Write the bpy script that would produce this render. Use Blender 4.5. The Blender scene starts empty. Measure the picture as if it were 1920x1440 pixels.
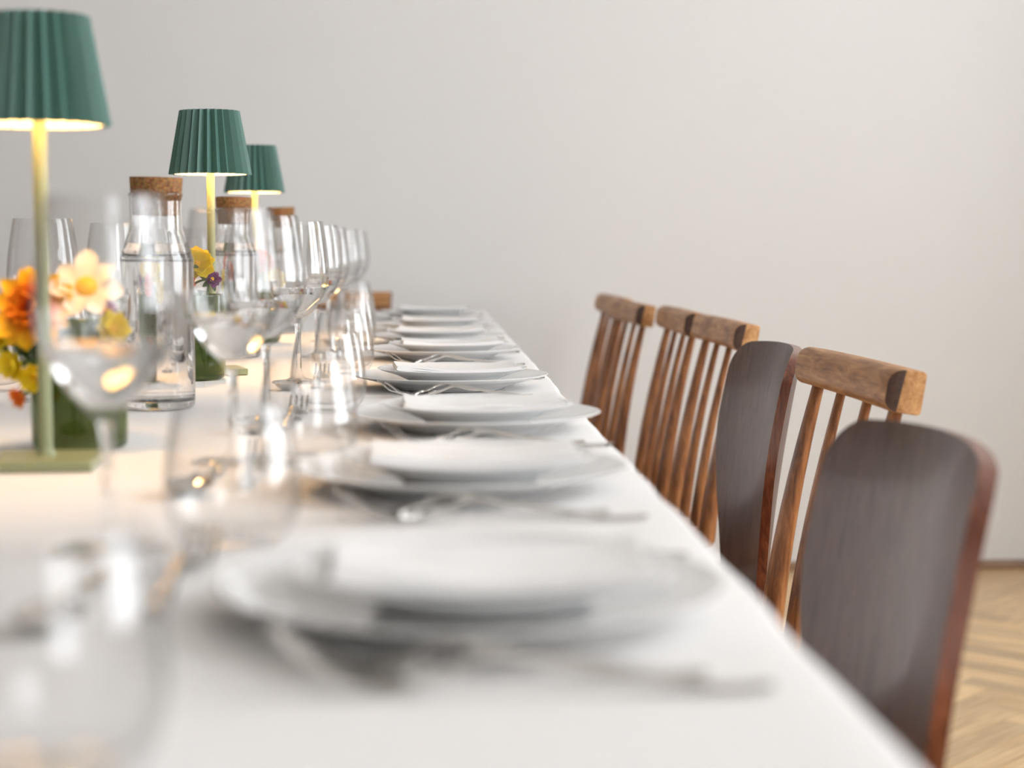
import bpy, bmesh, math, random
from mathutils import Vector, Matrix, Euler, noise as mnoise
R = math.radians
PI = math.pi
random.seed(7)
scene = bpy.context.scene
col = scene.collection

# ------------------------------------------------------------------ camera
CAM_Z = 0.94
cam_data = bpy.data.cameras.new('camera')
cam = bpy.data.objects.new('camera', cam_data)
col.objects.link(cam)
cam.location = (0, 0, CAM_Z)
cam.rotation_euler = (R(90 - 4.591), 0, R(-3.026))
cam_data.sensor_width = 36.0
cam_data.lens = 61.875
cam_data.clip_start = 0.02
cam_data.dof.use_dof = True
cam_data.dof.focus_distance = 2.22
cam_data.dof.aperture_fstop = 4.0
scene.camera = cam

# ------------------------------------------------------------------ daylight
world = bpy.data.worlds.new('overcast_sky')
scene.world = world
world.use_nodes = True
wn = world.node_tree.nodes
wn['Background'].inputs['Color'].default_value = (0.93, 0.965, 1.0, 1)
wn['Background'].inputs['Strength'].default_value = 9.0

WIN_Y = [(3.25, 4.05), (0.35, 2.20)]      # windows in the right wall
WIN_X = [(1.15, 2.35)]                    # window in the wall behind the camera
WIN_Z = (0.75, 3.05)
WALL_X, WALL_D, WALL_NEAR = 2.5, 0.22, -2.4
def portal(loc, rot, w, h):
    ld = bpy.data.lights.new('window_daylight', 'AREA')
    ld.shape = 'RECTANGLE'
    ld.size, ld.size_y = w, h
    ld.cycles.is_portal = True
    lo = bpy.data.objects.new('window_daylight', ld)
    lo.location = loc
    lo.rotation_euler = rot
    col.objects.link(lo)
WIN_H = WIN_Z[1] - WIN_Z[0]
for (a, b) in WIN_Y:
    portal((WALL_X + WALL_D + .01, (a + b) / 2, sum(WIN_Z) / 2), (0, R(90), 0), WIN_H, b - a)
for (a, b) in WIN_X:
    portal(((a + b) / 2, WALL_NEAR - WALL_D - .01, sum(WIN_Z) / 2), (R(90), 0, 0), b - a, WIN_H)

vs = scene.view_settings
vs.view_transform = 'Standard'
vs.look = 'None'
vs.gamma = 1
vs.use_curve_mapping = False
vs.exposure = 0.14
cy = scene.cycles
cy.use_denoising = True
cy.use_light_tree = False
cy.use_adaptive_sampling = True
cy.adaptive_threshold = 0.05
cy.max_bounces = 10
cy.diffuse_bounces = 3
cy.glossy_bounces = 4
cy.transmission_bounces = 10
cy.transparent_max_bounces = 32
cy.sample_clamp_indirect = 8
cy.blur_glossy = 0.5

# ------------------------------------------------------------------ helpers
def new_mat(name):
    m = bpy.data.materials.new(name)
    m.use_nodes = True
    return m, m.node_tree.nodes, m.node_tree.links, m.node_tree.nodes['Principled BSDF']

def pmat(name, color, rough=0.5, coat=0.0, bump=None, spec=0.5, metal=0.0, coat_rough=0.05):
    m, n, l, b = new_mat(name)
    b.inputs['Base Color'].default_value = (*color, 1)
    b.inputs['Roughness'].default_value = rough
    b.inputs['Coat Weight'].default_value = coat
    b.inputs['Coat Roughness'].default_value = coat_rough
    b.inputs['Specular IOR Level'].default_value = spec
    b.inputs['Metallic'].default_value = metal
    if bump:
        scale, strength, dist = bump
        tc = n.new('ShaderNodeTexCoord')
        nt = n.new('ShaderNodeTexNoise')
        nt.inputs['Scale'].default_value = scale
        nt.inputs['Detail'].default_value = 4
        bp = n.new('ShaderNodeBump')
        bp.inputs['Strength'].default_value = strength
        bp.inputs['Distance'].default_value = dist
        l.new(tc.outputs['Object'], nt.inputs['Vector'])
        l.new(nt.outputs['Fac'], bp.inputs['Height'])
        l.new(bp.outputs['Normal'], b.inputs['Normal'])
    return m

def matte(name, color):
    m = bpy.data.materials.new(name)
    m.use_nodes = True
    n, l = m.node_tree.nodes, m.node_tree.links
    n.remove(n['Principled BSDF'])
    d = n.new('ShaderNodeBsdfDiffuse')
    d.inputs['Color'].default_value = (*color, 1)
    l.new(d.outputs[0], n['Material Output'].inputs['Surface'])
    return m

def wood(name, dark, mid, light, stretch=(14, 14, 1.2), rough=0.35, coat=0.3, vary=False, grain=1.0, coat_rough=0.2, spec=.5):
    m, n, l, b = new_mat(name)
    tc = n.new('ShaderNodeTexCoord')
    mp = n.new('ShaderNodeMapping')
    mp.inputs['Scale'].default_value = stretch
    n1 = n.new('ShaderNodeTexNoise')
    n1.inputs['Scale'].default_value = 6
    n1.inputs['Detail'].default_value = 7
    n1.inputs['Roughness'].default_value = 0.65
    n1.inputs['Distortion'].default_value = 0.6
    n2 = n.new('ShaderNodeTexNoise')
    n2.inputs['Scale'].default_value = 9
    n2.inputs['Detail'].default_value = 3
    cr = n.new('ShaderNodeValToRGB')
    cr.color_ramp.elements[0].position = 0.32
    cr.color_ramp.elements[0].color = (*dark, 1)
    cr.color_ramp.elements[1].position = 0.70
    cr.color_ramp.elements[1].color = (*light, 1)
    e = cr.color_ramp.elements.new(0.5)
    e.color = (*mid, 1)
    l.new(tc.outputs['Object'], mp.inputs['Vector'])
    src = mp.outputs['Vector']
    if vary:
        oi = n.new('ShaderNodeObjectInfo')
        va = n.new('ShaderNodeVectorMath')
        va.operation = 'MULTIPLY_ADD'
        va.inputs[1].default_value = (40, 31, 17)
        l.new(oi.outputs['Random'], va.inputs[0])
        l.new(src, va.inputs[2])
        src = va.outputs['Vector']
    l.new(src, n1.inputs['Vector'])
    l.new(tc.outputs['Object'], n2.inputs['Vector'])
    mx = n.new('ShaderNodeMath')
    mx.operation = 'MULTIPLY_ADD'
    mx.inputs[1].default_value = 0.45
    sub = n.new('ShaderNodeMath')
    sub.operation = 'SUBTRACT'
    sub.inputs[1].default_value = 0.225
    l.new(n2.outputs['Fac'], mx.inputs[0])
    l.new(n1.outputs['Fac'], mx.inputs[2])
    l.new(mx.outputs[0], sub.inputs[0])
    l.new(sub.outputs[0], cr.inputs['Fac'])
    l.new(cr.outputs['Color'], b.inputs['Base Color'])
    b.inputs['Specular IOR Level'].default_value = spec
    b.inputs['Roughness'].default_value = rough
    b.inputs['Coat Weight'].default_value = coat
    b.inputs['Coat Roughness'].default_value = coat_rough
    bp = n.new('ShaderNodeBump')
    bp.inputs['Strength'].default_value = 0.15 * grain
    bp.inputs['Distance'].default_value = 0.001
    l.new(n1.outputs['Fac'], bp.inputs['Height'])
    l.new(bp.outputs['Normal'], b.inputs['Normal'])
    return m

def glass_mat(name, color=(1, 1, 1), ior=1.5, rough=0.0):
    m = bpy.data.materials.new(name)
    m.use_nodes = True
    n, l = m.node_tree.nodes, m.node_tree.links
    n.remove(n['Principled BSDF'])
    g = n.new('ShaderNodeBsdfGlass')
    g.inputs['Color'].default_value = (*color, 1)
    g.inputs['IOR'].default_value = ior
    g.inputs['Roughness'].default_value = rough
    l.new(g.outputs[0], n['Material Output'].inputs['Surface'])
    return m

def link_mesh(name, verts, faces, mat=None, parent=None, smooth=True, angle=35, fix=False, mats=None, fmat=None):
    me = bpy.data.meshes.new(name)
    me.from_pydata([tuple(v) for v in verts], [], faces)
    if fix:
        bm = bmesh.new(); bm.from_mesh(me)
        bmesh.ops.remove_doubles(bm, verts=bm.verts, dist=1e-6)
        bmesh.ops.recalc_face_normals(bm, faces=bm.faces)
        bm.to_mesh(me); bm.free()
    if smooth:
        me.shade_smooth()
        me.set_sharp_from_angle(angle=R(angle))
    for mm in (mats or [mat]):
        me.materials.append(mm)
    if fmat:
        for p, k in zip(me.polygons, fmat): p.material_index = k
    me.update()
    o = bpy.data.objects.new(name, me)
    col.objects.link(o)
    if parent: o.parent = parent
    return o

def empty(name, loc=(0, 0, 0), rz=0.0):
    o = bpy.data.objects.new(name, None)
    o.empty_display_size = 0.05
    col.objects.link(o)
    o.location = loc
    o.rotation_euler = (0, 0, rz)
    return o

def tag(o, label=None, cat=None, group=None, kind=None):
    if label: o['label'] = label
    if cat: o['category'] = cat
    if group: o['group'] = group
    if kind: o['kind'] = kind
    return o

def copy_tree(o, parent=None):
    c = o.copy()
    col.objects.link(c)
    c.parent = parent
    for ch in list(o.children):
        copy_tree(ch, c)
    return c

def catmull(pts, n=5):
    out = []
    P = [Vector((p[0], p[1])) for p in pts]
    P = [P[0] * 2 - P[1]] + P + [P[-1] * 2 - P[-2]]
    for i in range(1, len(P) - 2):
        a, b, c, d = P[i - 1:i + 3]
        for k in range(n):
            t = k / n
            q = 0.5 * ((2 * b) + (c - a) * t + (2 * a - 5 * b + 4 * c - d) * t * t + (3 * b - a - 3 * c + d) * t ** 3)
            out.append((max(q.x, 0.0), q.y))
    out.append((pts[-1][0], pts[-1][1]))
    return out

def lathe(profile, seg=48, rfun=None):
    """profile from the bottom axis, up the outside, over the rim, down the inside: normals point out"""
    V, F, rows = [], [], []
    for (r, z) in profile:
        if r < 1e-7:
            rows.append([len(V)] * seg); V.append((0, 0, z))
        else:
            row = []
            for j in range(seg):
                a = 2 * PI * j / seg
                rr = r if rfun is None else rfun(r, z, j)
                row.append(len(V)); V.append((rr * math.cos(a), rr * math.sin(a), z))
            rows.append(row)
    for i in range(len(rows) - 1):
        for j in range(seg):
            k = (j + 1) % seg
            q = [rows[i][j], rows[i][k], rows[i + 1][k], rows[i + 1][j]]
            q = [v for n_, v in enumerate(q) if v not in q[:n_]]
            if len(q) > 2: F.append(q)
    return V, F

def box(x0, x1, y0, y1, z0, z1, V=None, F=None):
    V = [] if V is None else V
    F = [] if F is None else F
    b = len(V)
    V += [(x0, y0, z0), (x1, y0, z0), (x1, y1, z0), (x0, y1, z0), (x0, y0, z1), (x1, y0, z1), (x1, y1, z1), (x0, y1, z1)]
    F += [[b + i for i in f] for f in ((0, 3, 2, 1), (4, 5, 6, 7), (0, 1, 5, 4), (1, 2, 6, 5), (2, 3, 7, 6), (3, 0, 4, 7))]
    return V, F

def bevel_mod(o, w=0.003, s=2):
    md = o.modifiers.new('bevel', 'BEVEL'); md.width = w; md.segments = s; md.limit_method = 'ANGLE'
    return o

def tube(path, seg=16, cap=True):
    """path: list of (Vector centre, radius_a, radius_b, dir_a, dir_b)"""
    V, F = [], []
    for (c, ra, rb, da, db) in path:
        for j in range(seg):
            a = 2 * PI * j / seg
            V.append(Vector(c) + Vector(da) * (ra * math.cos(a)) + Vector(db) * (rb * math.sin(a)))
    n = len(path)
    for i in range(n - 1):
        for j in range(seg):
            k = (j + 1) % seg
            F.append([i * seg + j, i * seg + k, (i + 1) * seg + k, (i + 1) * seg + j])
    if cap:
        F.append([j for j in range(seg)][::-1]); F.append([(n - 1) * seg + j for j in range(seg)])
    return V, F

def round_tube(pts, radii, seg=8, up=(0, 1, 0.013)):
    pts = [Vector(p) for p in pts]
    path = []
    for i, p in enumerate(pts):
        t = (pts[min(i + 1, len(pts) - 1)] - pts[max(i - 1, 0)]).normalized()
        a = t.cross(Vector(up)).normalized(); b = t.cross(a)
        path.append((p, radii[i], radii[i], a, b))
    return tube(path, seg)

def sheet(rows, thick, V=None, F=None):
    """rows of points; a solid sheet `thick` below them"""
    V = [] if V is None else V
    F = [] if F is None else F
    base = len(V); n = len(rows); m = len(rows[0])
    for r in rows: V += [tuple(p) for p in r]
    for r in rows: V += [(p[0], p[1], p[2] - thick) for p in r]
    T_ = lambda i, j: base + i * m + j
    B_ = lambda i, j: base + n * m + i * m + j
    for i in range(n - 1):
        for j in range(m - 1):
            F.append([T_(i, j), T_(i + 1, j), T_(i + 1, j + 1), T_(i, j + 1)])
            F.append([B_(i, j), B_(i, j + 1), B_(i + 1, j + 1), B_(i + 1, j)])
    for i in range(n - 1):
        F.append([T_(i, 0), B_(i, 0), B_(i + 1, 0), T_(i + 1, 0)])
        F.append([T_(i, m - 1), T_(i + 1, m - 1), B_(i + 1, m - 1), B_(i, m - 1)])
    for j in range(m - 1):
        F.append([T_(0, j), T_(0, j + 1), B_(0, j + 1), B_(0, j)])
        F.append([T_(n - 1, j), B_(n - 1, j), B_(n - 1, j + 1), T_(n - 1, j + 1)])
    return V, F

def interp(tab, t):
    for (a, va), (b, vb) in zip(tab, tab[1:]):
        if t <= b:
            u = (t - a) / (b - a) if b > a else 0
            u = u * u * (3 - 2 * u)
            return va + (vb - va) * u
    return tab[-1][1]

# ------------------------------------------------------------------ materials
M = {}
M['wall'] = matte('wall_paint', (0.80, 0.785, 0.765))
M['wall_left'] = matte('low_bounce_greige', (0.42, 0.385, 0.35))  # unseen wall, toned down to cut the light it bounces
M['ceiling'] = matte('ceiling_paint', (0.74, 0.72, 0.70))
M['frame_white'] = pmat('white_lacquer', (0.8, 0.8, 0.78), 0.35)
M['base_wood'] = wood('baseboard_wood', (0.16, 0.075, 0.03), (0.24, 0.12, 0.05), (0.32, 0.17, 0.08), (1.5, 14, 14), 0.4)
M['cloth'] = matte('white_linen', (0.875, 0.85, 0.83))
M['napkin'] = matte('white_cotton', (0.87, 0.85, 0.835))
M['porcelain'] = pmat('white_porcelain', (0.83, 0.825, 0.815), 0.18, coat=0.6)
M['steel'] = pmat('polished_steel', (0.62, 0.60, 0.57), 0.14, metal=1.0)
M['glass'] = glass_mat('clear_glass', (1, 1, 1), 1.5)
M['water'] = glass_mat('clear_water', (1, 1, 1), 1.333)
M['chair_wood'] = wood('stained_beech', (0.085, 0.024, 0.006), (0.22, 0.075, 0.020), (0.38, 0.155, 0.050), (16, 16, 1.6), 0.36, 0.2, vary=True, spec=.35)
M['rail_wood'] = wood('worn_beech', (0.20, 0.075, 0.020), (0.42, 0.195, 0.068), (0.62, 0.34, 0.145), (16, 2.0, 16), 0.48, 0.05, vary=True, spec=.35)
M['shaded_end'] = wood('shaded_end_grain', (0.02, 0.008, 0.005), (0.045, 0.017, 0.009), (0.085, 0.035, 0.018), (20, 20, 20), 0.45, 0.2)  # end grain tone with the facet's shade mixed into the colour
M['ply_wood'] = wood('dark_plywood', (0.055, 0.026, 0.021), (0.085, 0.041, 0.033), (0.12, 0.06, 0.048), (20, 20, 1.0), 0.42, 0.34, vary=True, grain=0.6, coat_rough=0.16, spec=.3)
M['ply_edge'] = wood('plywood_edge', (0.08, 0.018, 0.008), (0.16, 0.04, 0.015), (0.27, 0.085, 0.035), (30, 30, 2), 0.35, 0.4)
M['table_wood'] = wood('table_wood', (0.2, 0.1, 0.05), (0.3, 0.17, 0.09), (0.4, 0.25, 0.14), (14, 1.5, 14), 0.5)
M['shade'] = pmat('green_lacquer', (0.070, 0.160, 0.130), 0.5)
M['shade_in'] = pmat('white_lacquer_inside', (0.85, 0.80, 0.68), 0.6)
M['lamp_green'] = pmat('sage_lacquer', (0.27, 0.30, 0.165), 0.42)
M['logo'] = pmat('pale_print', (0.6, 0.62, 0.55), 0.5)
M['stem'] = pmat('flower_stem_green', (0.07, 0.13, 0.03), 0.5)
M['leaf'] = pmat('leaf_green', (0.06, 0.11, 0.02), 0.5)

def bulb_mat():
    m, n, l, b = new_mat('warm_led')
    b.inputs['Base Color'].default_value = (1, 0.9, 0.7, 1)
    b.inputs['Emission Color'].default_value = (1, 0.70, 0.36, 1)
    b.inputs['Emission Strength'].default_value = 14
    m.cycles.emission_sampling = 'NONE'
    return m
M['bulb'] = bulb_mat()

def cork_mat():
    m, n, l, b = new_mat('cork')
    tc = n.new('ShaderNodeTexCoord')
    v = n.new('ShaderNodeTexVoronoi'); v.inputs['Scale'].default_value = 700
    nz = n.new('ShaderNodeTexNoise'); nz.inputs['Scale'].default_value = 330; nz.inputs['Detail'].default_value = 5
    cr = n.new('ShaderNodeValToRGB')
    cr.color_ramp.elements[0].position = 0.35; cr.color_ramp.elements[0].color = (0.20, 0.085, 0.025, 1)
    cr.color_ramp.elements[1].position = 0.62; cr.color_ramp.elements[1].color = (0.44, 0.21, 0.075, 1)
    mx = n.new('ShaderNodeMix'); mx.data_type = 'RGBA'; mx.blend_type = 'MULTIPLY'; mx.inputs[0].default_value = 0.45
    l.new(tc.outputs['Object'], v.inputs['Vector']); l.new(tc.outputs['Object'], nz.inputs['Vector'])
    l.new(nz.outputs['Fac'], cr.inputs['Fac'])
    l.new(cr.outputs['Color'], mx.inputs[6]); l.new(v.outputs['Color'], mx.inputs[7])
    l.new(mx.outputs[2], b.inputs['Base Color'])
    b.inputs['Roughness'].default_value = 0.85
    bp = n.new('ShaderNodeBump'); bp.inputs['Strength'].default_value = 0.4; bp.inputs['Distance'].default_value = 0.001
    l.new(nz.outputs['Fac'], bp.inputs['Height']); l.new(bp.outputs['Normal'], b.inputs['Normal'])
    return m
M['cork'] = cork_mat()

def vase_mat():
    m, n, l, b = new_mat('green_vase_glass')
    b.inputs['Base Color'].default_value = (0.17, 0.25, 0.05, 1)
    b.inputs['Transmission Weight'].default_value = 0.85
    b.inputs['Roughness'].default_value = 0.08
    b.inputs['IOR'].default_value = 1.45
    return m
M['vase'] = vase_mat()

def petal_mat(name, inner, outer, length):
    m, n, l, b = new_mat(name)
    tc = n.new('ShaderNodeTexCoord')
    sx = n.new('ShaderNodeSeparateXYZ')
    mr = n.new('ShaderNodeMapRange')
    mr.inputs['From Max'].default_value = length
    cr = n.new('ShaderNodeValToRGB')
    cr.color_ramp.elements[0].position = 0.25; cr.color_ramp.elements[0].color = (*inner, 1)
    cr.color_ramp.elements[1].position = 0.85; cr.color_ramp.elements[1].color = (*outer, 1)
    l.new(tc.outputs['Object'], sx.inputs[0]); l.new(sx.outputs['X'], mr.inputs['Value'])
    l.new(mr.outputs[0], cr.inputs['Fac']); l.new(cr.outputs['Color'], b.inputs['Base Color'])
    b.inputs['Roughness'].default_value = 0.6
    # thin petals let some light through
    tr = n.new('ShaderNodeBsdfTranslucent')
    l.new(cr.outputs['Color'], tr.inputs['Color'])
    ms = n.new('ShaderNodeMixShader'); ms.inputs[0].default_value = 0.30
    l.new(b.outputs[0], ms.inputs[1]); l.new(tr.outputs[0], ms.inputs[2])
    l.new(ms.outputs[0], n['Material Output'].inputs['Surface'])
    return m
M['p_orange'] = petal_mat('orange_petal', (0.85, 0.13, 0.01), (0.95, 0.42, 0.01), 0.026)
M['p_amber'] = petal_mat('amber_petal', (0.92, 0.25, 0.01), (1.0, 0.66, 0.015), 0.030)
M['p_cream'] = petal_mat('cream_petal', (0.92, 0.82, 0.66), (0.94, 0.85, 0.76), 0.026)
M['p_yellow'] = petal_mat('yellow_petal', (0.95, 0.70, 0.01), (1.0, 0.84, 0.03), 0.014)
M['p_red'] = petal_mat('red_orange_petal', (0.85, 0.10, 0.01), (0.90, 0.13, 0.015), 0.018)
M['p_purple'] = petal_mat('purple_petal', (0.20, 0.03, 0.16), (0.32, 0.07, 0.30), 0.010)
M['f_gold'] = pmat('golden_flower_centre', (0.90, 0.48, 0.005), 0.7, bump=(700, 0.8, 0.002))
M['f_red'] = pmat('red_flower_centre', (0.80, 0.14, 0.01), 0.7, bump=(700, 0.8, 0.002))

def thin_glass(name, ior=1.5, tint=1.0, edge=1.0):
    """thin-walled glass: light goes straight through, surfaces mirror by Fresnel"""
    m = bpy.data.materials.new(name); m.use_nodes = True
    n, l = m.node_tree.nodes, m.node_tree.links
    n.remove(n['Principled BSDF'])
    t = n.new('ShaderNodeBsdfTransparent'); t.inputs['Color'].default_value = (tint, tint, tint, 1)
    g = n.new('ShaderNodeBsdfGlossy'); g.inputs['Roughness'].default_value = 0.0
    ge = n.new('ShaderNodeNewGeometry')
    mr = n.new('ShaderNodeMapRange'); mr.inputs['To Min'].default_value = ior; mr.inputs['To Max'].default_value = 1 / ior
    f = n.new('ShaderNodeFresnel')
    ms = n.new('ShaderNodeMixShader')
    lw = n.new('ShaderNodeLayerWeight'); lw.inputs['Blend'].default_value = 0.25
    cr = n.new('ShaderNodeValToRGB')
    cr.color_ramp.elements[0].color = (tint, tint, tint, 1)
    cr.color_ramp.elements[1].color = (tint * edge, tint * edge, tint * edge, 1)
    l.new(lw.outputs['Facing'], cr.inputs['Fac']); l.new(cr.outputs['Color'], t.inputs['Color'])
    l.new(ge.outputs['Backfacing'], mr.inputs['Value']); l.new(mr.outputs[0], f.inputs['IOR'])
    l.new(f.outputs[0], ms.inputs[0]); l.new(t.outputs[0], ms.inputs[1]); l.new(g.outputs[0], ms.inputs[2])
    l.new(ms.outputs[0], n['Material Output'].inputs['Surface'])
    return m
M['thin_glass'] = thin_glass('thin_clear_glass', 1.56, .996, .90)
M['pane'] = thin_glass('window_glass', 1.45)

def plank_mat(name, directional):
    m, n, l, b = new_mat(name)
    tc = n.new('ShaderNodeTexCoord'); mp = n.new('ShaderNodeMapping')
    mp.inputs['Scale'].default_value = (1.2, 16, 16) if directional else (5, 5, 5)
    oi = n.new('ShaderNodeObjectInfo'); ge = n.new('ShaderNodeNewGeometry')
    ad = n.new('ShaderNodeMath'); ad.operation = 'ADD'
    fr = n.new('ShaderNodeMath'); fr.operation = 'FRACT'
    nz = n.new('ShaderNodeTexNoise'); nz.inputs['Scale'].default_value = 5; nz.inputs['Detail'].default_value = 6
    va = n.new('ShaderNodeVectorMath'); va.operation = 'MULTIPLY_ADD'; va.inputs[1].default_value = (9, 31, 17)
    l.new(oi.outputs['Random'], ad.inputs[0]); l.new(ge.outputs['Random Per Island'], ad.inputs[1]); l.new(ad.outputs[0], fr.inputs[0])
    l.new(tc.outputs['Object'], mp.inputs['Vector']); l.new(fr.outputs[0], va.inputs[0]); l.new(mp.outputs['Vector'], va.inputs[2])
    l.new(va.outputs['Vector'], nz.inputs['Vector'])
    c1 = n.new('ShaderNodeValToRGB')
    c1.color_ramp.elements[0].position = 0.30; c1.color_ramp.elements[0].color = (0.58, 0.36, 0.17, 1)
    c1.color_ramp.elements[1].position = 0.72; c1.color_ramp.elements[1].color = (0.86, 0.62, 0.33, 1)
    mr = n.new('ShaderNodeMapRange'); mr.inputs['To Min'].default_value = 0.72; mr.inputs['To Max'].default_value = 1.12
    mx = n.new('ShaderNodeMix'); mx.data_type = 'RGBA'; mx.blend_type = 'MULTIPLY'; mx.inputs[0].default_value = 1.0
    l.new(nz.outputs['Fac'], c1.inputs['Fac']); l.new(fr.outputs[0], mr.inputs['Value'])
    l.new(c1.outputs['Color'], mx.inputs[6]); l.new(mr.outputs[0], mx.inputs[7]); l.new(mx.outputs[2], b.inputs['Base Color'])
    b.inputs['Roughness'].default_value = 0.38
    b.inputs['Coat Weight'].default_value = 0.15
    b.inputs['Coat Roughness'].default_value = 0.25
    return m
M['plank'] = plank_mat('oak_parquet', True)

# ------------------------------------------------------------------ room shell
X0, X1, Y0, Y1, ZC = -2.7, WALL_X, WALL_NEAR, 4.96, 3.4
def struct(name, V, F, mat, smooth=False, **k):
    return tag(link_mesh(name, V, F, mat, smooth=smooth, **k), kind='structure')
V, F = box(X0 - .2, X1 + WALL_D, Y0 - WALL_D, Y1 + .2, -0.12, -0.006)
floor = struct('floor', V, F, M['base_wood']); tag(floor, 'pale oak herringbone parquet floor')
V, F = box(X0 - .2, X1 + WALL_D, Y0 - WALL_D, Y1 + .2, ZC, ZC + .2)
struct('ceiling', V, F, M['ceiling'])
V, F = box(X0 - .2, X1 + WALL_D, Y1, Y1 + .2, -0.006, ZC)
tag(struct('wall_far', V, F, M['wall']), 'plain off-white plastered wall behind the table')
V, F = box(X0 - .2, X0, Y0, Y1, -0.006, ZC)
struct('wall_left', V, F, M['wall_left'])
# the two window walls, with reveals; built along a local axis and mapped to the room
def window_wall(name, lo_, hi_, wins, mp, first):
    V, F = [], []
    def bx(u0, u1, w0, w1, z0, z1, V, F):
        p, q = mp(u0, w0), mp(u1, w1)
        box(min(p[0], q[0]), max(p[0], q[0]), min(p[1], q[1]), max(p[1], q[1]), z0, z1, V, F)
    us = [lo_] + sorted([u for w in wins for u in w]) + [hi_]
    for k in range(0, len(us), 2): bx(us[k], us[k + 1], 0, WALL_D, -.006, ZC, V, F)
    for (a, b) in wins:
        bx(a, b, 0, WALL_D, -.006, WIN_Z[0], V, F); bx(a, b, 0, WALL_D, WIN_Z[1], ZC, V, F)
    struct(name, V, F, M['wall'])
    for i, (a, b) in enumerate(sorted(wins)):
        V, F = [], []
        f0, f1 = WALL_D - .08, WALL_D - .02
        t_ = .055; mid = (a + b) / 2; zt = WIN_Z[0] + WIN_H * .68
        bx(a, a + t_, f0, f1, WIN_Z[0], WIN_Z[1], V, F); bx(b - t_, b, f0, f1, WIN_Z[0], WIN_Z[1], V, F)
        bx(a + t_, b - t_, f0, f1, WIN_Z[0], WIN_Z[0] + t_, V, F); bx(a + t_, b - t_, f0, f1, WIN_Z[1] - t_, WIN_Z[1], V, F)
        bx(mid - .04, mid + .04, f0, f1, WIN_Z[0] + t_, WIN_Z[1] - t_, V, F)
        bx(a + t_, mid - .04, f0, f1, zt - .03, zt + .03, V, F); bx(mid + .04, b - t_, f0, f1, zt - .03, zt + .03, V, F)
        w = struct('window_%d' % (first + i), V, F, M['frame_white'])
        for (ua, ub) in ((a + t_, mid - .04), (mid + .04, b - t_)):
            for (za, zb) in ((WIN_Z[0] + t_, zt - .03), (zt + .03, WIN_Z[1] - t_)):
                p, q = mp(ua, f0 + .03), mp(ub, f0 + .03)
                V, F = [(*p, za), (*q, za), (*q, zb), (*p, zb)], [[0, 1, 2, 3]]
                link_mesh('pane', V, F, M['pane'], w, smooth=False)
window_wall('wall_right', Y0, Y1, WIN_Y, lambda u, w: (X1 + w, u), 1)
window_wall('wall_near', X0 - .2, X1 + WALL_D, WIN_X, lambda u, w: (u, Y0 - w), 3)
# low wooden baseboard on the far wall
V, F = [], []
prof = [(0, 0), (-.018, 0), (-.018, .012), (-.013, .020), (-.006, .024), (0, .025)]
for x in (X0, X1):
    for (dy, z) in prof: V.append((x, Y1 + dy, z))
n_ = len(prof)
F = [[k, (k + 1) % n_, n_ + (k + 1) % n_, n_ + k] for k in range(n_)] + [list(range(n_))[::-1], list(range(n_, 2 * n_))]
tag(struct('baseboard_far', V, F, M['base_wood'], fix=True), 'low brown wooden baseboard under the far wall')

# herringbone parquet
PL, PW, GAP = 0.42, 0.07, 0.0007
def clip(poly, ax, lim, keep_less):
    out = []
    for i in range(len(poly)):
        p, q = poly[i], poly[(i + 1) % len(poly)]
        ip = (p[ax] <= lim) if keep_less else (p[ax] >= lim)
        iq = (q[ax] <= lim) if keep_less else (q[ax] >= lim)
        if ip: out.append(p)
        if ip != iq:
            t = (lim - p[ax]) / (q[ax] - p[ax])
            out.append((p[0] + (q[0] - p[0]) * t, p[1] + (q[1] - p[1]) * t))
    return out
c45 = math.cos(PI / 4)
def rot45(x, y): return (c45 * (x - y) + 0.9, c45 * (x + y) + 3.6)
near_planks, rest = [], []
for k in range(-150, 150):
    for m_ in range(-24, 24):
        ox, oy = k * PW + m_ * PL, k * PW - m_ * PL
        for (x, y, w_, h_, ang) in ((ox, oy, PL, PW, PI / 4), (ox + PL, oy + PW - PL, PW, PL, 3 * PI / 4)):
            cx, cy_ = rot45(x + w_ / 2, y + h_ / 2)
            if not (X0 - .3 < cx < X1 + .3 and Y0 - .3 < cy_ < Y1 + .3): continue
            poly = [rot45(x + GAP, y + GAP), rot45(x + w_ - GAP, y + GAP), rot45(x + w_ - GAP, y + h_ - GAP), rot45(x + GAP, y + h_ - GAP)]
            for (ax, lim, kl) in ((0, X0, False), (0, X1, True), (1, Y0, False), (1, Y1, True)):
                poly = clip(poly, ax, lim, kl)
                if len(poly) < 3: break
            if len(poly) < 3: continue
            (near_planks if (0.25 < cx and 2.9 < cy_) else rest).append((cx, cy_, ang, poly))
def plank_geo(poly, cx, cy_, ang, V, F, dz):
    b = len(V); n = len(poly); c, s = math.cos(-ang), math.sin(-ang)
    for z in (-0.006, dz):
        for (x, y) in poly:
            dx, dy = x - cx, y - cy_
            V.append((c * dx - s * dy, s * dx + c * dy, z))
    F.append([b + n + i for i in range(n)])
    for i in range(n): F.append([b + i, b + (i + 1) % n, b + n + (i + 1) % n, b + n + i])
for (cx, cy_, ang, poly) in near_planks:
    V, F = [], []
    plank_geo(poly, cx, cy_, ang, V, F, random.uniform(-.0004, 0))
    o = link_mesh('plank', V, F, M['plank'], floor, smooth=False)
    o.location = (cx, cy_, 0); o.rotation_euler = (0, 0, ang)
for want in (PI / 4, 3 * PI / 4):
    V, F = [], []
    for (cx, cy_, ang, poly) in rest:
        if abs(ang - want) < .01: plank_geo(poly, 0, 0, ang, V, F, random.uniform(-.0004, 0))
    o = tag(link_mesh('plank_field', V, F, M['plank'], floor, smooth=False), kind='stuff')
    o.rotation_euler = (0, 0, want)

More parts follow.
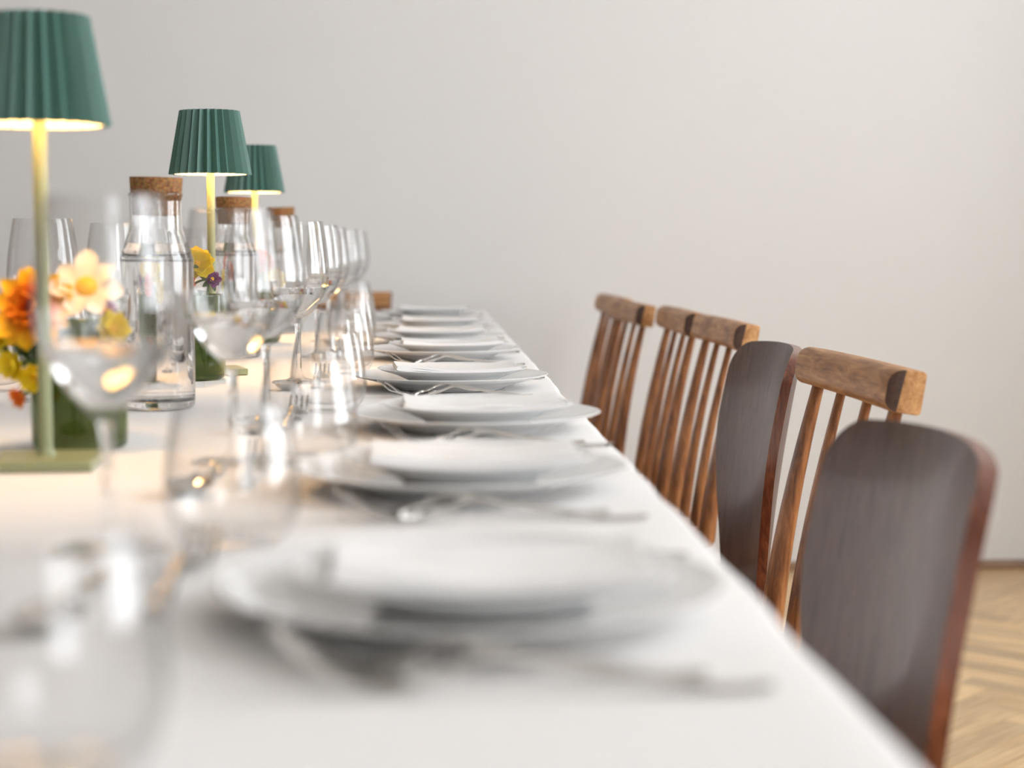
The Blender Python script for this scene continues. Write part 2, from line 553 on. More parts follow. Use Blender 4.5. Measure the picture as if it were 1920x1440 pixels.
# ------------------------------------------------------------------ table and cloth
T = 0.76
TX0, TX1, TY0, TY1 = -0.775, 0.166, 0.10, 4.655
table = empty('dining_table', ((TX0 + TX1) / 2, (TY0 + TY1) / 2, 0))
tag(table, 'long wooden dining table hidden under the white tablecloth', 'table')
tx, ty = table.location.x, table.location.y
V, F = box(TX0 - tx, TX1 - tx, TY0 - ty, TY1 - ty, T - .034, T - .004)
bevel_mod(link_mesh('tabletop', V, F, M['table_wood'], table, smooth=False), .006)
leg_me = None
for (lx, ly) in [(sx, y) for sx in (TX0 + .24, TX1 - .24) for y in (TY0 + .25, (TY0 + TY1) / 2, TY1 - .45)]:
    if leg_me is None:
        V, F = box(-.03, .03, -.03, .03, 0, T - .034)
        o = link_mesh('leg', V, F, M['table_wood'], table, smooth=False); leg_me = o.data
    else:
        o = bpy.data.objects.new('leg', leg_me); col.objects.link(o); o.parent = table
    o.location = (lx - tx, ly - ty, 0)

def cloth():
    drop, r = 0.24, 0.009
    def axis(a, b, n, nd):
        pts = [-drop + (drop - r * PI / 2) * i / nd for i in range(nd)]
        pts += [-r * PI / 2 + r * PI / 2 * i / 5 for i in range(5)]
        L = b - a
        mids = [L * i / n for i in range(n + 1)]
        post = [L - p for p in reversed(pts)]
        return pts + mids + post, L
    A, LA = axis(TX0, TX1 + .001, 40, 8)
    B, LB = axis(TY0, TY1, 260, 8)
    def wrap(s, L, a):
        if 0 <= s <= L: return a + s, 0, 0
        o = -s if s < 0 else s - L
        sg = -1 if s < 0 else 1
        if o < r * PI / 2:
            t = o / r
            return (a if s < 0 else a + L) + sg * r * math.sin(t), r * (1 - math.cos(t)), sg
        return (a if s < 0 else a + L) + sg * r, r + (o - r * PI / 2), sg
    rows = []
    for sa in A:
        row = []
        for sb in B:
            x, da, ga = wrap(sa, LA, TX0)
            y, db, gb = wrap(sb, LB, TY0)
            z = T - min(drop, (da ** 3 + db ** 3) ** (1 / 3))
            lo = min(da, db)
            x += ga * lo * .30; y += gb * lo * .30
            if ga and da > r and not gb: x += ga * .012 * (da / drop) * (1 + math.sin(y * 21 + 1.3 * math.sin(y * 5)))
            if gb and db > r and not ga: y += gb * .012 * (db / drop) * (1 + math.sin(x * 23))
            if ga > 0 or sa > LA - .03:
                x += .0035 * mnoise.noise(Vector((0, y * 4.5, 3.1))) + .002 * mnoise.noise(Vector((5, y * 11, .3)))
            z += .0007 * mnoise.noise(Vector((x * 5, y * 3, 0)))
            row.append((x, y, z))
        rows.append(row)
    V = [p for r_ in rows for p in r_]; m = len(B)
    F = [[i * m + j, (i + 1) * m + j, (i + 1) * m + j + 1, i * m + j + 1] for i in range(len(A) - 1) for j in range(m - 1)]
    o = link_mesh('tablecloth', V, F, M['cloth'], angle=80)
    return tag(o, 'long white linen tablecloth draped over the whole dining table', 'tablecloth')
cloth()
ZT = T + .0006    # things stand here

# ------------------------------------------------------------------ chairs
def rail_chair():
    root = empty('rail_back_chair')
    # top rail: rounded towards the sitter, blunt behind
    L = 0.395; hw, hh = .021, .0235; zc = .7845
    prof = []
    def arc(cx, cz, r, a0, a1, n=6):
        for i in range(n + 1):
            a = R(a0 + (a1 - a0) * i / n); prof.append((cx + r * math.cos(a), cz + r * math.sin(a)))
    arc(-hw + .017, hh - .017, .017, 180, 90); arc(hw - .004, hh - .004, .004, 90, 0, 3)
    arc(hw - .004, -hh + .004, .004, 0, -90, 3); arc(-hw + .014, -hh + .014, .014, -90, -180)
    lean = R(9)
    prof = [(x * math.cos(lean) + z * math.sin(lean), -x * math.sin(lean) + z * math.cos(lean)) for x, z in prof]
    n = len(prof); V, F, fm = [], [], []
    secs = [-L / 2, -L / 2 + .004] + [-L / 2 + L * i / 8 for i in range(1, 8)] + [L / 2 - .004, L / 2]
    for si, y in enumerate(secs):
        for (x, z) in prof:
            sh = .96 if si in (0, len(secs) - 1) else 1.0
            sag = .004 * (1 - (2 * y / L) ** 2)
            yy = y + (math.copysign(.006 * (1 - abs(x) / hw), y) if si in (0, len(secs) - 1) else 0)
            V.append((x * sh + sag, yy, zc + z * sh))
    for i in range(len(secs) - 1):
        for j in range(n):
            k = (j + 1) % n
            F.append([i * n + j, (i + 1) * n + j, (i + 1) * n + k, i * n + k]); fm.append(0)
    for (b, flip) in ((0, False), ((len(secs) - 1) * n, True)):
        # end's front half: end grain with its shade painted in; back half: rail wood
        split_top = 6 ; split_bot = n - 7
        front = [b + j for j in range(split_bot, n)] + [b + j for j in range(0, split_top + 1)]
        back = [b + j for j in range(split_top, split_bot + 1)]
        for fc, mi in ((front, 1), (back, 0)):
            F.append(fc if not flip else fc[::-1]); fm.append(mi)
    link_mesh('top_rail', V, F, parent=root, mats=[M['rail_wood'], M['shaded_end']], fmat=fm, angle=40)
    # four flat tapering spindles
    for (yt, yb, rt_, rb) in ((-.164, -.166, .0115, .0245), (-.056, -.056, .0085, .0165), (.056, .056, .0085, .0165), (.164, .166, .0115, .0245)):
        path = []
        for i in range(9):
            t = i / 8
            c = Vector((-.058 + .060 * t - .006 * math.sin(t * PI), yb + (yt - yb) * t, .445 + (.768 - .445) * t))
            w = rb + (rt_ - rb) * t
            path.append((c, w * .62, w, Vector((1, 0, 0)), Vector((0, 1, 0))))
        V, F = tube(path, 14)
        link_mesh('spindle', V, F, M['chair_wood'], root, angle=50)
    chair_base(root)
    return root

def seat_mesh(root, mat):
    V, F = [], []
    N = 40
    def ring(sc, z):
        for j in range(N):
            a = 2 * PI * j / N
            c, s = math.cos(a), math.sin(a)
            e = 0.45
            V.append((-.235 + .205 * sc * math.copysign(abs(c) ** e, c), .205 * sc * math.copysign(abs(s) ** e, s) * (1 - .06 * c), z))
    for sc, z in ((.90, .425), (1.0, .432), (1.0, .448), (.96, .455), (.6, .449)): ring(sc, z)
    for i in range(4):
        for j in range(N):
            k = (j + 1) % N
            F.append([i * N + j, i * N + k, (i + 1) * N + k, (i + 1) * N + j])
    F.append(list(range(N))[::-1]); F.append([4 * N + j for j in range(N)])
    link_mesh('seat', V, F, mat, root, angle=50)

def chair_base(root, mat=None):
    mat = mat or M['chair_wood']
    seat_mesh(root, mat)
    for (x, y, dx, dy) in ((-.40, -.165, -.03, -.02), (-.40, .165, -.03, .02), (-.08, -.16, .06, -.02), (-.08, .16, .06, .02)):
        path = []
        for i in range(6):
            t = i / 5
            rr = .011 + .007 * math.sin(PI * (.25 + .6 * t))
            path.append((Vector((x + dx * (1 - t), y + dy * (1 - t), .43 * t)), rr, rr, Vector((1, 0, 0)), Vector((0, 1, 0))))
        V, F = tube(path, 12)
        link_mesh('leg', V, F, mat, root, angle=50)
    for sy in (-1, 1):
        V, F = round_tube([(-.417, sy * .177, .18), (-.05, sy * .172, .18)], [.009, .009], 10, up=(0, 0.02, 1))
        link_mesh('stretcher', V, F, mat, root, angle=50)

def shell_chair():
    root = empty('shell_back_chair')
    NU, NV, th = 28, 30, .013
    zb, zt = .40, .80
    def P(u, v):
        v = 1 - (1 - v) ** 1.5
        z = zb + (zt - zb) * v
        t = min(1.0, v / .72); t = t * t * (3 - 2 * t)
        w = .128 + .066 * t - .004 * max(0, v - .72) / .28
        ca, cb = .050, .042
        h = z - (zt - cb)
        if h > 0: w -= ca * (1 - math.sqrt(max(0.0, 1 - (h / cb) ** 2)))
        y = u * w
        z -= .010 * (y / .2) ** 2 * v ** 3
        x = -.050 + .020 * v + .030 * v * v
        x -= .042 * (y / .2) ** 2
        return Vector((x, y, z))
    G = [[P(-1 + 2 * i / NU, j / NV) for i in range(NU + 1)] for j in range(NV + 1)]
    def nrm(j, i):
        du = G[j][min(i + 1, NU)] - G[j][max(i - 1, 0)]
        dv = G[min(j + 1, NV)][i] - G[max(j - 1, 0)][i]
        return du.cross(dv).normalized()
    V = [G[j][i] for j in range(NV + 1) for i in range(NU + 1)]
    m = NU + 1; off = len(V)
    V += [G[j][i] + nrm(j, i) * th for j in range(NV + 1) for i in range(NU + 1)]
    F, fm = [], []
    for j in range(NV):
        for i in range(NU):
            a, b, c, d = j * m + i, j * m + i + 1, (j + 1) * m + i + 1, (j + 1) * m + i
            F.append([a, d, c, b]); fm.append(0)
            F.append([off + a, off + b, off + c, off + d]); fm.append(0)
    edge = [i for i in range(m)] + [j * m + NU for j in range(1, NV + 1)] + [NV * m + i for i in range(NU - 1, -1, -1)] + [j * m for j in range(NV - 1, 0, -1)]
    for k in range(len(edge)):
        a, b = edge[k], edge[(k + 1) % len(edge)]
        F.append([a, b, off + b, off + a]); fm.append(1)
    o = link_mesh('backrest', V, F, parent=root, mats=[M['ply_wood'], M['ply_edge']], fmat=fm, angle=50)
    bevel_mod(o, .0025, 2)
    chair_base(root)
    return root

rc = rail_chair()
RAIL = [  # x, y, turn, label
    (.503, 2.010, 1.5, 'rail back wooden chair between the two dark plywood chairs, closest of its kind'),
    (.530, 3.045, 1, 'spindle back wooden chair just beyond the second dark plywood chair'),
    (.520, 3.495, 0, 'spindle back wooden chair third from the far end of the row'),
    (.474, 3.935, 2.5, 'spindle back wooden chair second from the far end of the row'),
    (.482, 4.375, 1, 'farthest spindle back wooden chair on the right side of the table'),
]
for i, (x, y, a, lab) in enumerate(RAIL):
    o = rc if i == 0 else copy_tree(rc)
    o.location = (x, y, 0); o.rotation_euler = (0, 0, R(a))
    tag(o, lab, 'chair', 'spindle back chairs along the right side')
o = copy_tree(rc)
o.location = (-.275, 4.770, 0); o.rotation_euler = (0, 0, R(90))
tag(o, 'brown wooden chair at the far head of the table, partly hidden by glasses', 'chair')
sc_ = shell_chair()
SHELL = [(.392, 1.288, 0.5, 'nearest chair, dark brown plywood back with red-brown edge'),
         (.512, 2.435, 0, 'dark plywood back chair farther along, between two spindle back chairs')]
for i, (x, y, a, lab) in enumerate(SHELL):
    o = sc_ if i == 0 else copy_tree(sc_)
    o.location = (x, y, 0); o.rotation_euler = (0, 0, R(a))
    tag(o, lab, 'chair', 'plywood shell chairs along the right side')

# ------------------------------------------------------------------ tableware prototypes
def plate_profile(Rr, h, base, well):
    return [(0, .0015), (base - .004, .0015), (base - .003, 0), (base, 0), (base + .002, .002), (Rr * .80, h * .58), (Rr - .002, h - .002), (Rr, h - .0006), (Rr - .001, h),
            (Rr - .004, h - .001), (Rr * .82, h * .68), (well + .006, .0072), (well - .004, .0052), (well * .5, .0048), (0, .0047)]
BR, BH, SR, SH = .1225, .0180, .0935, .0180
def plate(name, Rr, h, base, well):
    V, F = lathe(plate_profile(Rr, h, base, well), 64)
    return link_mesh(name, V, F, M['porcelain'], angle=40)
big = plate('dinner_plate', BR, BH, .068, .074)
small = plate('side_plate', SR, SH, .052, .057)
SMALL_Z = .0052 + .0026

def napkin_mesh(seed):
    V, F = [], []
    def zin(r):
        if r < .055: return .0056
        return .0056 + (SH - .0045) * ((r - .055) / (SR - .055)) ** 1.0
    for k in range(3):
        hx, hy = .076 - .0006 * k, .050 - .0006 * k
        rows = []
        for i in range(17):
            row = []
            for j in range(11):
                x = -hx + 2 * hx * i / 16; y = -hy + 2 * hy * j / 10
                z = .0075 + .0112 * (math.hypot(x, y) / .1) ** 2 * (1 - .12 * k) + .0026 * (k + 1)
                z += .0014 * (k + 1) * .5 * mnoise.noise(Vector((x * 22 + seed * 7, y * 14, k * .35 + seed)))
                row.append((x, y, z))
            rows.append(row)
        sheet(rows, .0022, V, F)
    return V, F

def cutlery_rows(Lc, wtab, ztab, n=40, flat=.0, t0=0.0, t1=1.0):
    rows = []
    for i in range(n + 1):
        t = t0 + (t1 - t0) * i / n
        w = interp(wtab, t); z = interp(ztab, t)
        rows.append([(-Lc * t, w * u, z - .0009 * abs(u) ** 2 + .0004) for u in (-1, -.6, 0, .6, 1)])
    return rows

def fork(name, Lc=.196):
    wt = [(0, .0035), (.03, .0058), (.12, .0056), (.35, .0035), (.56, .0024), (.64, .0036), (.70, .0095), (.76, .0112)]
    zt_ = [(0, .0030), (.08, .0022), (.35, .0085), (.58, .0155), (.70, .0085), (.80, .0026), (.90, .0075), (1, .0190)]
    V, F = sheet(cutlery_rows(Lc, wt, zt_, 34, t1=.76), .0016)
    for k in range(4):
        yc = (-1.5 + k) * .0060
        rows = []
        for i in range(11):
            t = .755 + .245 * i / 10
            w = .0019 * (1 - .55 * (i / 10) ** 2); z = interp(zt_, t)
            rows.append([(-Lc * t, yc * (1 - .05 * i / 10) + w * u, z + .0004) for u in (-1, 0, 1)])
        sheet(rows, .0014, V, F)
    return link_mesh(name, V, F, M['steel'], angle=40, fix=True)

def spoon(name, Lc=.165):
    zt_ = [(0, .0030), (.10, .0022), (.40, .0065), (.66, .0125), (.76, .0105), (.88, .0085), (1, .0110)]
    V, F = sheet(cutlery_rows(Lc, [(0, .0035), (.03, .0055), (.15, .0052), (.4, .0033), (.70, .0026), (.735, .004)], zt_, 28, t1=.735), .0016)
    rows = []
    for i in range(19):
        q = i / 18; t = .725 + .275 * q
        w = .0165 * math.sqrt(max(0.0, 1 - (2 * q - 1) ** 2)) * (1.05 - .15 * q) + .0006
        z = interp(zt_, t)
        row = []
        for j in range(11):
            u = -1 + j / 5
            dep = .0085 * (1 - u * u) * math.sin(PI * min(1, max(0, q))) ** .8
            row.append((-Lc * t, w * u, z - dep + .0002))
        rows.append(row)
    sheet(rows, .0012, V, F)
    return link_mesh(name, V, F, M['steel'], angle=40, fix=True)

def knife(name, Lc=.212):
    V, F = [], []
    rows = []
    for i in range(41):
        t = i / 40
        if t < .52:
            a = interp([(0, .0035), (.03, .0068), (.4, .0052), (.52, .0045)], t); lo, hi = -a, a
            th = .0032
        else:
            hi = interp([(.52, .0045), (.58, .0075), (.85, .0095), (1, .0010)], t); lo = -interp([(.52, .0045), (.60, .0060), (.9, .0058), (1, -.0005)], t)
            th = .0016
        z = interp([(0, .0038), (.5, .0045), (1, .0026)], t)
        rows.append([(-Lc * t, lo + (hi - lo) * u, z - (0.0008 if u in (0, 1) else 0)) for u in (0, .25, .5, .75, 1)])
    sheet(rows, .0022, V, F)
    return link_mesh(name, V, F, M['steel'], angle=40, fix=True)

def wine_glass():
    root = empty('wine_glass')
    foot = catmull([(.0, .0004), (.020, .0004), (.0335, .0), (.0345, .0008), (.033, .0020), (.022, .0032), (.010, .0058), (.0050, .0110), (.0040, .0180)], 5)
    stem = catmull([(.0040, .0180), (.0035, .035), (.0034, .055), (.0038, .068), (.0050, .0760)], 4)
    out_ = [(.0050, .0760), (.0090, .0805), (.0170, .0895), (.0255, .1020), (.0325, .1160), (.0364, .1290), (.0375, .1400), (.0370, .1520), (.0352, .1700), (.0328, .1880), (.0302, .2060)]
    inn = [(.0290, .2062), (.0318, .1880), (.0342, .1700), (.0360, .1520), (.0365, .1400), (.0354, .1290), (.0314, .1164), (.0244, .1032), (.0160, .0915), (.0080, .0850), (.0, .0836)]
    bowl = catmull(out_, 4) + [(.0297, .2067)] + catmull(inn, 4)
    inn = [(r * 1.09, z) for r, z in inn]
    bowl = [(r * (1 + .09 * min(1, max(0, (z - .076) / .02))), z) for r, z in catmull(out_, 4) + [(.0297, .2067)]] + catmull(inn, 4)
    for nm, pr in (('foot', foot), ('stem', stem), ('bowl', bowl)):
        V, F = lathe(pr, 56)
        link_mesh(nm, V, F, M['glass' if nm == 'stem' else 'thin_glass'], root, angle=60)
    return root, inn

def water_from(inn, level, root, over=.00045):
    pr = [(r + over if r > 0 else 0, z - over) for (r, z) in catmull(inn, 4)][::-1]
    pr = [p for p in pr if p[1] < level - .0006]
    # radius at the surface
    dense = [(r + over, z) for (r, z) in catmull(inn, 12)]
    rl = min(dense, key=lambda p: abs(p[1] - level))[0]
    pr += [(rl, level), (0, level)]
    V, F = lathe(pr, 56)
    return link_mesh('water', V, F, M['water'], root, angle=40)

def tumbler():
    out_ = catmull([(.0, .0012), (.018, .0010), (.0240, .0003), (.0290, .0020), (.0355, .0090), (.0395, .0190), (.0408, .0300), (.0400, .0420), (.0382, .0570), (.0355, .0720), (.0328, .0840)], 4)
    inn = catmull([(.0317, .0840), (.0344, .0720), (.0371, .0570), (.0388, .0420), (.0395, .0310), (.0380, .0210), (.0330, .0130), (.0230, .0090), (.010, .0080), (.0, .0080)], 4)
    V, F = lathe(out_ + [(.03225, .0845)] + inn, 56)
    return link_mesh('tumbler', V, F, M['thin_glass'], angle=60)

wg, wg_in = wine_glass()
water_from(wg_in, .1215, wg)
tb = tumbler()
dfork = fork('dinner_fork')
dknife = knife('dinner_knife')
desf = fork('dessert_fork', .170)
dess = spoon('dessert_spoon')
sfork = fork('starter_fork', .182)
napkins = []
for sd in range(3):
    V, F = napkin_mesh(sd)
    napkins.append(link_mesh('napkin', V, F, M['napkin'], angle=40))
used = set()
def put(proto, loc, rz, label, cat, group):
    if proto.name in used:
        o = copy_tree(proto)
    else:
        o = proto
    used.add(proto.name)
    o.location = loc; o.rotation_euler = (0, 0, rz)
    return tag(o, label, cat, group)

ORD = ['nearest', 'second nearest', 'third nearest', 'fourth nearest', 'fifth nearest', 'sixth nearest', 'second farthest', 'farthest']
PL_POS = [(.024, .842), (.030, 1.282), (.053, 1.694), (.038, 2.180), (.037, 2.730), (.030, 3.131), (.030, 3.580), (.026, 4.150)]
WG = [(-.181, 1.027), (-.152, 1.443), (-.154, 1.786), (-.155, 2.270), (-.160, 2.778), (-.165, 3.230), (-.160, 3.700), (-.158, 4.240)]
TB = [(-.112, 1.050), (-.090, 1.430), (-.097, 1.881), (-.102, 2.412), (-.112, 2.961), (-.123, 3.420), (-.138, 3.860), (-.155, 4.360)]
rg = random.Random(3)
for i, (x, y) in enumerate(PL_POS):
    o_ = ORD[i] + ' setting on the right'
    put(big, (x, y, ZT), rg.uniform(0, 6), 'large white dinner plate under the stack at the ' + o_, 'plate', 'large white plates along the right side')
    sx, sy = x + .006 + rg.uniform(-.003, .003), y + rg.uniform(-.003, .003)
    put(small, (sx, sy, ZT + SMALL_Z), rg.uniform(0, 6), 'small white plate under the napkin at the ' + o_, 'plate', 'small white plates along the right side')
    put(napkins[i % 3], (sx + .004, sy - .004, ZT + SMALL_Z + .0012), R(rg.uniform(-4, 4)), 'white folded napkin on the plates at the ' + o_, 'napkin', 'folded napkins along the right side')
    fa = rg.uniform(-3, 3)
    put(dfork, (x + .118, y - .152, ZT), R(fa), 'longer steel fork before the plates at the ' + o_, 'fork', 'steel forks along the right side')
    put(sfork, (x + .095, y - .129, ZT), R(fa + rg.uniform(-2, 2)), 'shorter steel fork next to the plates at the ' + o_, 'fork', 'steel forks along the right side')
    put(dknife, (x + .128, y + .142, ZT), R(rg.uniform(-2, 2)), 'steel table knife behind the plates at the ' + o_, 'knife', 'table knives along the right side')
    put(desf, (-.128, y + .165 - .170, ZT), R(-90 + rg.uniform(-3, 3)), 'steel dessert fork with tines pointing away at the ' + o_, 'fork', 'dessert forks along the right side')
    put(dess, (-.158 if i else -.168, y + .112, ZT), R(90 + rg.uniform(-3, 3)), 'steel dessert spoon beyond the plates at the ' + o_, 'spoon', 'dessert spoons along the right side')
    put(wg, (*WG[i], ZT), rg.uniform(0, 6), 'stemmed wine glass with a little water at the ' + o_, 'glass', 'wine glasses along the right side')
    put(tb, (*TB[i], ZT), rg.uniform(0, 6), 'stemless clear tumbler at the ' + o_, 'glass', 'tumblers along the right side')
put(tb, (-.125, .585, ZT), 0, 'blurred clear tumbler at the bottom left corner, closest to the camera', 'glass', 'tumblers along the right side')

# the opposite side, seen between the flowers and carafes
LORD = ['nearest', 'second nearest', 'third nearest', 'second farthest', 'farthest']
for i, y in enumerate((2.25, 2.70, 3.16, 3.62, 4.08)):
    o_ = LORD[i] + ' setting across on the left'
    x = -.640
    put(big, (x, y, ZT), rg.uniform(0, 6), 'large white dinner plate at the ' + o_, 'plate', 'large white plates along the left side')
    put(small, (x - .003, y, ZT + SMALL_Z), rg.uniform(0, 6), 'small white plate under the napkin at the ' + o_, 'plate', 'small white plates along the left side')
    put(napkins[(i + 1) % 3], (x - .003, y, ZT + SMALL_Z + .0012), R(rg.uniform(-4, 4)), 'white folded napkin at the ' + o_, 'napkin', 'folded napkins along the left side')
    put(wg, (-.425 + .004 * i, y - .225, ZT), rg.uniform(0, 6), 'stemmed wine glass at the ' + o_, 'glass', 'wine glasses along the left side')
    put(tb, (-.515, y - .10, ZT), rg.uniform(0, 6), 'stemless clear tumbler at the ' + o_, 'glass', 'tumblers along the left side')

# ------------------------------------------------------------------ carafes with cork stoppers
def carafe():
    root = empty('water_carafe')
    out_ = [(.0, .0022), (.030, .0018), (.0340, .0002), (.0375, .0022), (.0392, .0070), (.0394, .0300), (.0394, .1500), (.0392, .1600), (.0380, .1670), (.0350, .1760), (.0315, .1860), (.0290, .1925), (.0281, .1985), (.0279, .2100), (.0281, .2280)]
    inn = [(.0262, .2318), (.0262, .2100), (.0264, .1985), (.0273, .1925), (.0298, .1858), (.0333, .1755), (.0362, .1665), (.0374, .1590), (.0376, .1500), (.0376, .0300), (.0372, .0150), (.0345, .0105), (.0250, .0088), (.0, .0085)]
    pr = catmull(out_, 4) + [(.0290, .2295), (.0292, .2312), (.0284, .2328), (.0272, .2330)] + catmull(inn, 4)
    V, F = lathe(pr, 64)
    link_mesh('glass_body', V, F, M['glass'], root, angle=60)
    water_from(inn, .1790, root)
    return root
def cork():
    pr = [(0, .0), (.0235, 0), (.0245, .001), (.0259, .0195), (.0263, .0225), (.0272, .0240), (.0283, .0400), (.0279, .0412), (.0, .0418)]
    V, F = lathe(pr, 48)
    return link_mesh('cork_stopper', V, F, M['cork'], angle=40)
cf = carafe(); ck = cork()
CAR = [(-.283, 1.925, 'closest to the camera'), (-.288, 2.775, 'in the middle of the three'), (-.275, 3.560, 'farthest from the camera')]
for i, (x, y, w_) in enumerate(CAR):
    a = cf if i == 0 else copy_tree(cf)
    a.location = (x, y, ZT); a.rotation_euler = (0, 0, i)
    tag(a, 'clear glass carafe full of water, ' + w_, 'carafe', 'water carafes down the middle of the table')
    c = ck if i == 0 else copy_tree(ck)
    c.location = (x, y, ZT + .2085); c.rotation_euler = (R(1.5), R(1.5), i * 2.1)
    tag(c, 'brown cork stopper in the carafe ' + w_, 'cork', 'cork stoppers of the carafes')

# ------------------------------------------------------------------ table lamps
def lamp():
    root = empty('table_lamp')
    V, F = box(-.041, .041, -.041, .041, 0, .0085)
    base = bevel_mod(link_mesh('base', V, F, M['lamp_green'], root, smooth=False), .0012)
    V, F = lathe([(0, .0085), (.0085, .0085), (.0075, .0105), (.0058, .0140), (.0055, .018), (.0055, .300), (0, .301)], 24)
    link_mesh('pole', V, F, M['lamp_green'], root)
    NP = 26
    def rf(r, z, j): return r + (.0037 if j % 2 else -.0037) * (r / .05)
    zb, zt = .272, .358
    outer = [(.0525, zb), (.0380, zt)]
    V, F = lathe([(.0512, zb + .0002)] + outer + [(.0366, zt - .0002)], NP * 2, rf)
    sh = link_mesh('shade', V, F, M['shade'], root, smooth=False)
    V, F = lathe([(.0362, zt - .0006), (.0508, zb + .0004)], NP * 2, rf)
    link_mesh('shade_lining', V, F, M['shade_in'], sh, smooth=False)
    V, F = lathe([(0, zt - .0065), (.0350, zt - .0065), (.0350, zt - .0045), (0, zt - .0045)], 48)
    link_mesh('top_diffuser', V, F, M['shade_in'], sh)
    V, F = lathe([(.0060, zt - .020), (.0220, zt - .020), (.0225, zt - .018), (.0220, zt - .0070), (.0060, zt - .0070)], 32)
    link_mesh('bulb', V, F, M['bulb'], root)
    return root
lp = lamp()
LAMPS = [(-.300, 1.425, 3, 'nearest green table lamp with pleated shade, at the left edge'),
         (-.283, 2.432, 16, 'middle green table lamp with pleated shade, behind the first carafe'),
         (-.303, 3.295, 5, 'farthest green table lamp with pleated shade')]
for i, (x, y, a, lab) in enumerate(LAMPS):
    o = lp if i == 0 else copy_tree(lp)
    o.location = (x, y, ZT); o.rotation_euler = (0, 0, R(a))
    tag(o, lab, 'lamp', 'green table lamps down the middle of the table')
    ld = bpy.data.lights.new('lamp_glow', 'POINT')
    ld.energy = 1.6; ld.color = (1.0, 0.58, 0.23); ld.shadow_soft_size = .012
    lo = bpy.data.objects.new('lamp_glow', ld); col.objects.link(lo)
    lo.parent = o
    lo.location = (0, 0, .316)
    if i == 0:
        V, F = [], []
        for (a0, a1) in ((-.0395, -.0368), (-.0360, -.0335), (-.0327, -.0300)):
            box(a0, a1, -.0414, -.0409, .0028, .0058, V, F)
        link_mesh('printed_mark', V, F, M['logo'], o, smooth=False)

# ------------------------------------------------------------------ vases with cut flowers
def vase():
    pr = [(0, .0012), (.030, .0010), (.0355, .0004), (.0395, .0022), (.0412, .0070), (.0415, .0300), (.0415, .1090), (.0411, .1112), (.0402, .1116), (.0394, .1105),
          (.0392, .0300), (.0388, .0120), (.0360, .0075), (.020, .0065), (0, .0065)]
    V, F = lathe(pr, 56)
    return link_mesh('green_vase', V, F, M['vase'], angle=50)
vs_ = vase()
VASES = [(-.297, 1.552), (-.297, 2.338), (-.292, 3.200)]
VN = ['nearest', 'middle', 'farthest']
for i, (x, y) in enumerate(VASES):
    o = vs_ if i == 0 else copy_tree(vs_)
    o.location = (x, y, ZT)
    tag(o, 'dark green glass vase, ' + VN[i] + ' of the three down the table', 'vase', 'green vases down the middle of the table')

def petal_mesh(name, Lp, Wp, mat, curl=.25, cup=.12, notch=0.0, seed=0):
    rows = []
    for i in range(9):
        t = i / 8
        w = Wp / 2 * (math.sin(PI * min(1, .12 + .66 * t ** .9)) ** .7)
        if i == 8: w *= .45
        elif i == 7: w *= .86
        row = []
        for j in range(7):
            u = -1 + j / 3
            x = Lp * t - (Lp * .10 * (u * u) * t) - notch * Lp * (1 - abs(u)) * (t ** 6)
            z = curl * Lp * t * t + cup * Wp * (u * u) * math.sin(PI * t * .8) + .05 * Wp * mnoise.noise(Vector((u * 2 + seed, t * 3, seed)))
            row.append((x, w * u, z))
        rows.append(row)
    V, F = sheet(rows, .0004)
    me_o = link_mesh(name, V, F, mat, smooth=True, angle=70)
    me = me_o.data
    bpy.data.objects.remove(me_o)
    return me

PET = {
    'cream': petal_mesh('petal', .027, .0180, M['p_cream'], -.02, .16, .06, 1),
    'amber': petal_mesh('petal', .030, .0130, M['p_amber'], -.02, .12, .05, 2),
    'orange': petal_mesh('petal', .020, .0105, M['p_orange'], .10, .14, .03, 3),
    'yellow': petal_mesh('petal', .013, .0090, M['p_yellow'], .25, .12, .05, 4),
    'red': petal_mesh('petal', .017, .0120, M['p_red'], .25, .15, .05, 5),
    'purple': petal_mesh('petal', .009, .0065, M['p_purple'], .2, .12, .05, 6),
}
def dome_mesh(r, h, mat):
    V, F = lathe([(0, -.003), (r * .8, -.003), (r, 0), (r * .9, h * .45), (r * .6, h * .85), (r * .25, h), (0, h)], 20)
    o = link_mesh('flower_centre', V, F, mat); me = o.data; bpy.data.objects.remove(o); return me
DOME = {'gold': dome_mesh(.0098, .006, M['f_gold']), 'red': dome_mesh(.006, .006, M['f_red']), 'small': dome_mesh(.0032, .003, M['f_gold'])}
def leaf_me(Ll, Wl, name='leaf'):
    rows = []
    for i in range(9):
        t = i / 8; w = Wl / 2 * math.sin(PI * (.04 + .93 * t)) ** .8
        rows.append([(Ll * t, w * u, .25 * Ll * math.sin(t * 2.2) - .18 * Wl * (1 - abs(u))) for u in (-1, -.5, 0, .5, 1)])
    V, F = sheet(rows, .0005)
    o = link_mesh(name, V, F, M['leaf'], angle=60); me = o.data; bpy.data.objects.remove(o); return me
LEAF = leaf_me(.045, .020)
SEPAL = leaf_me(.013, .006, 'sepal')

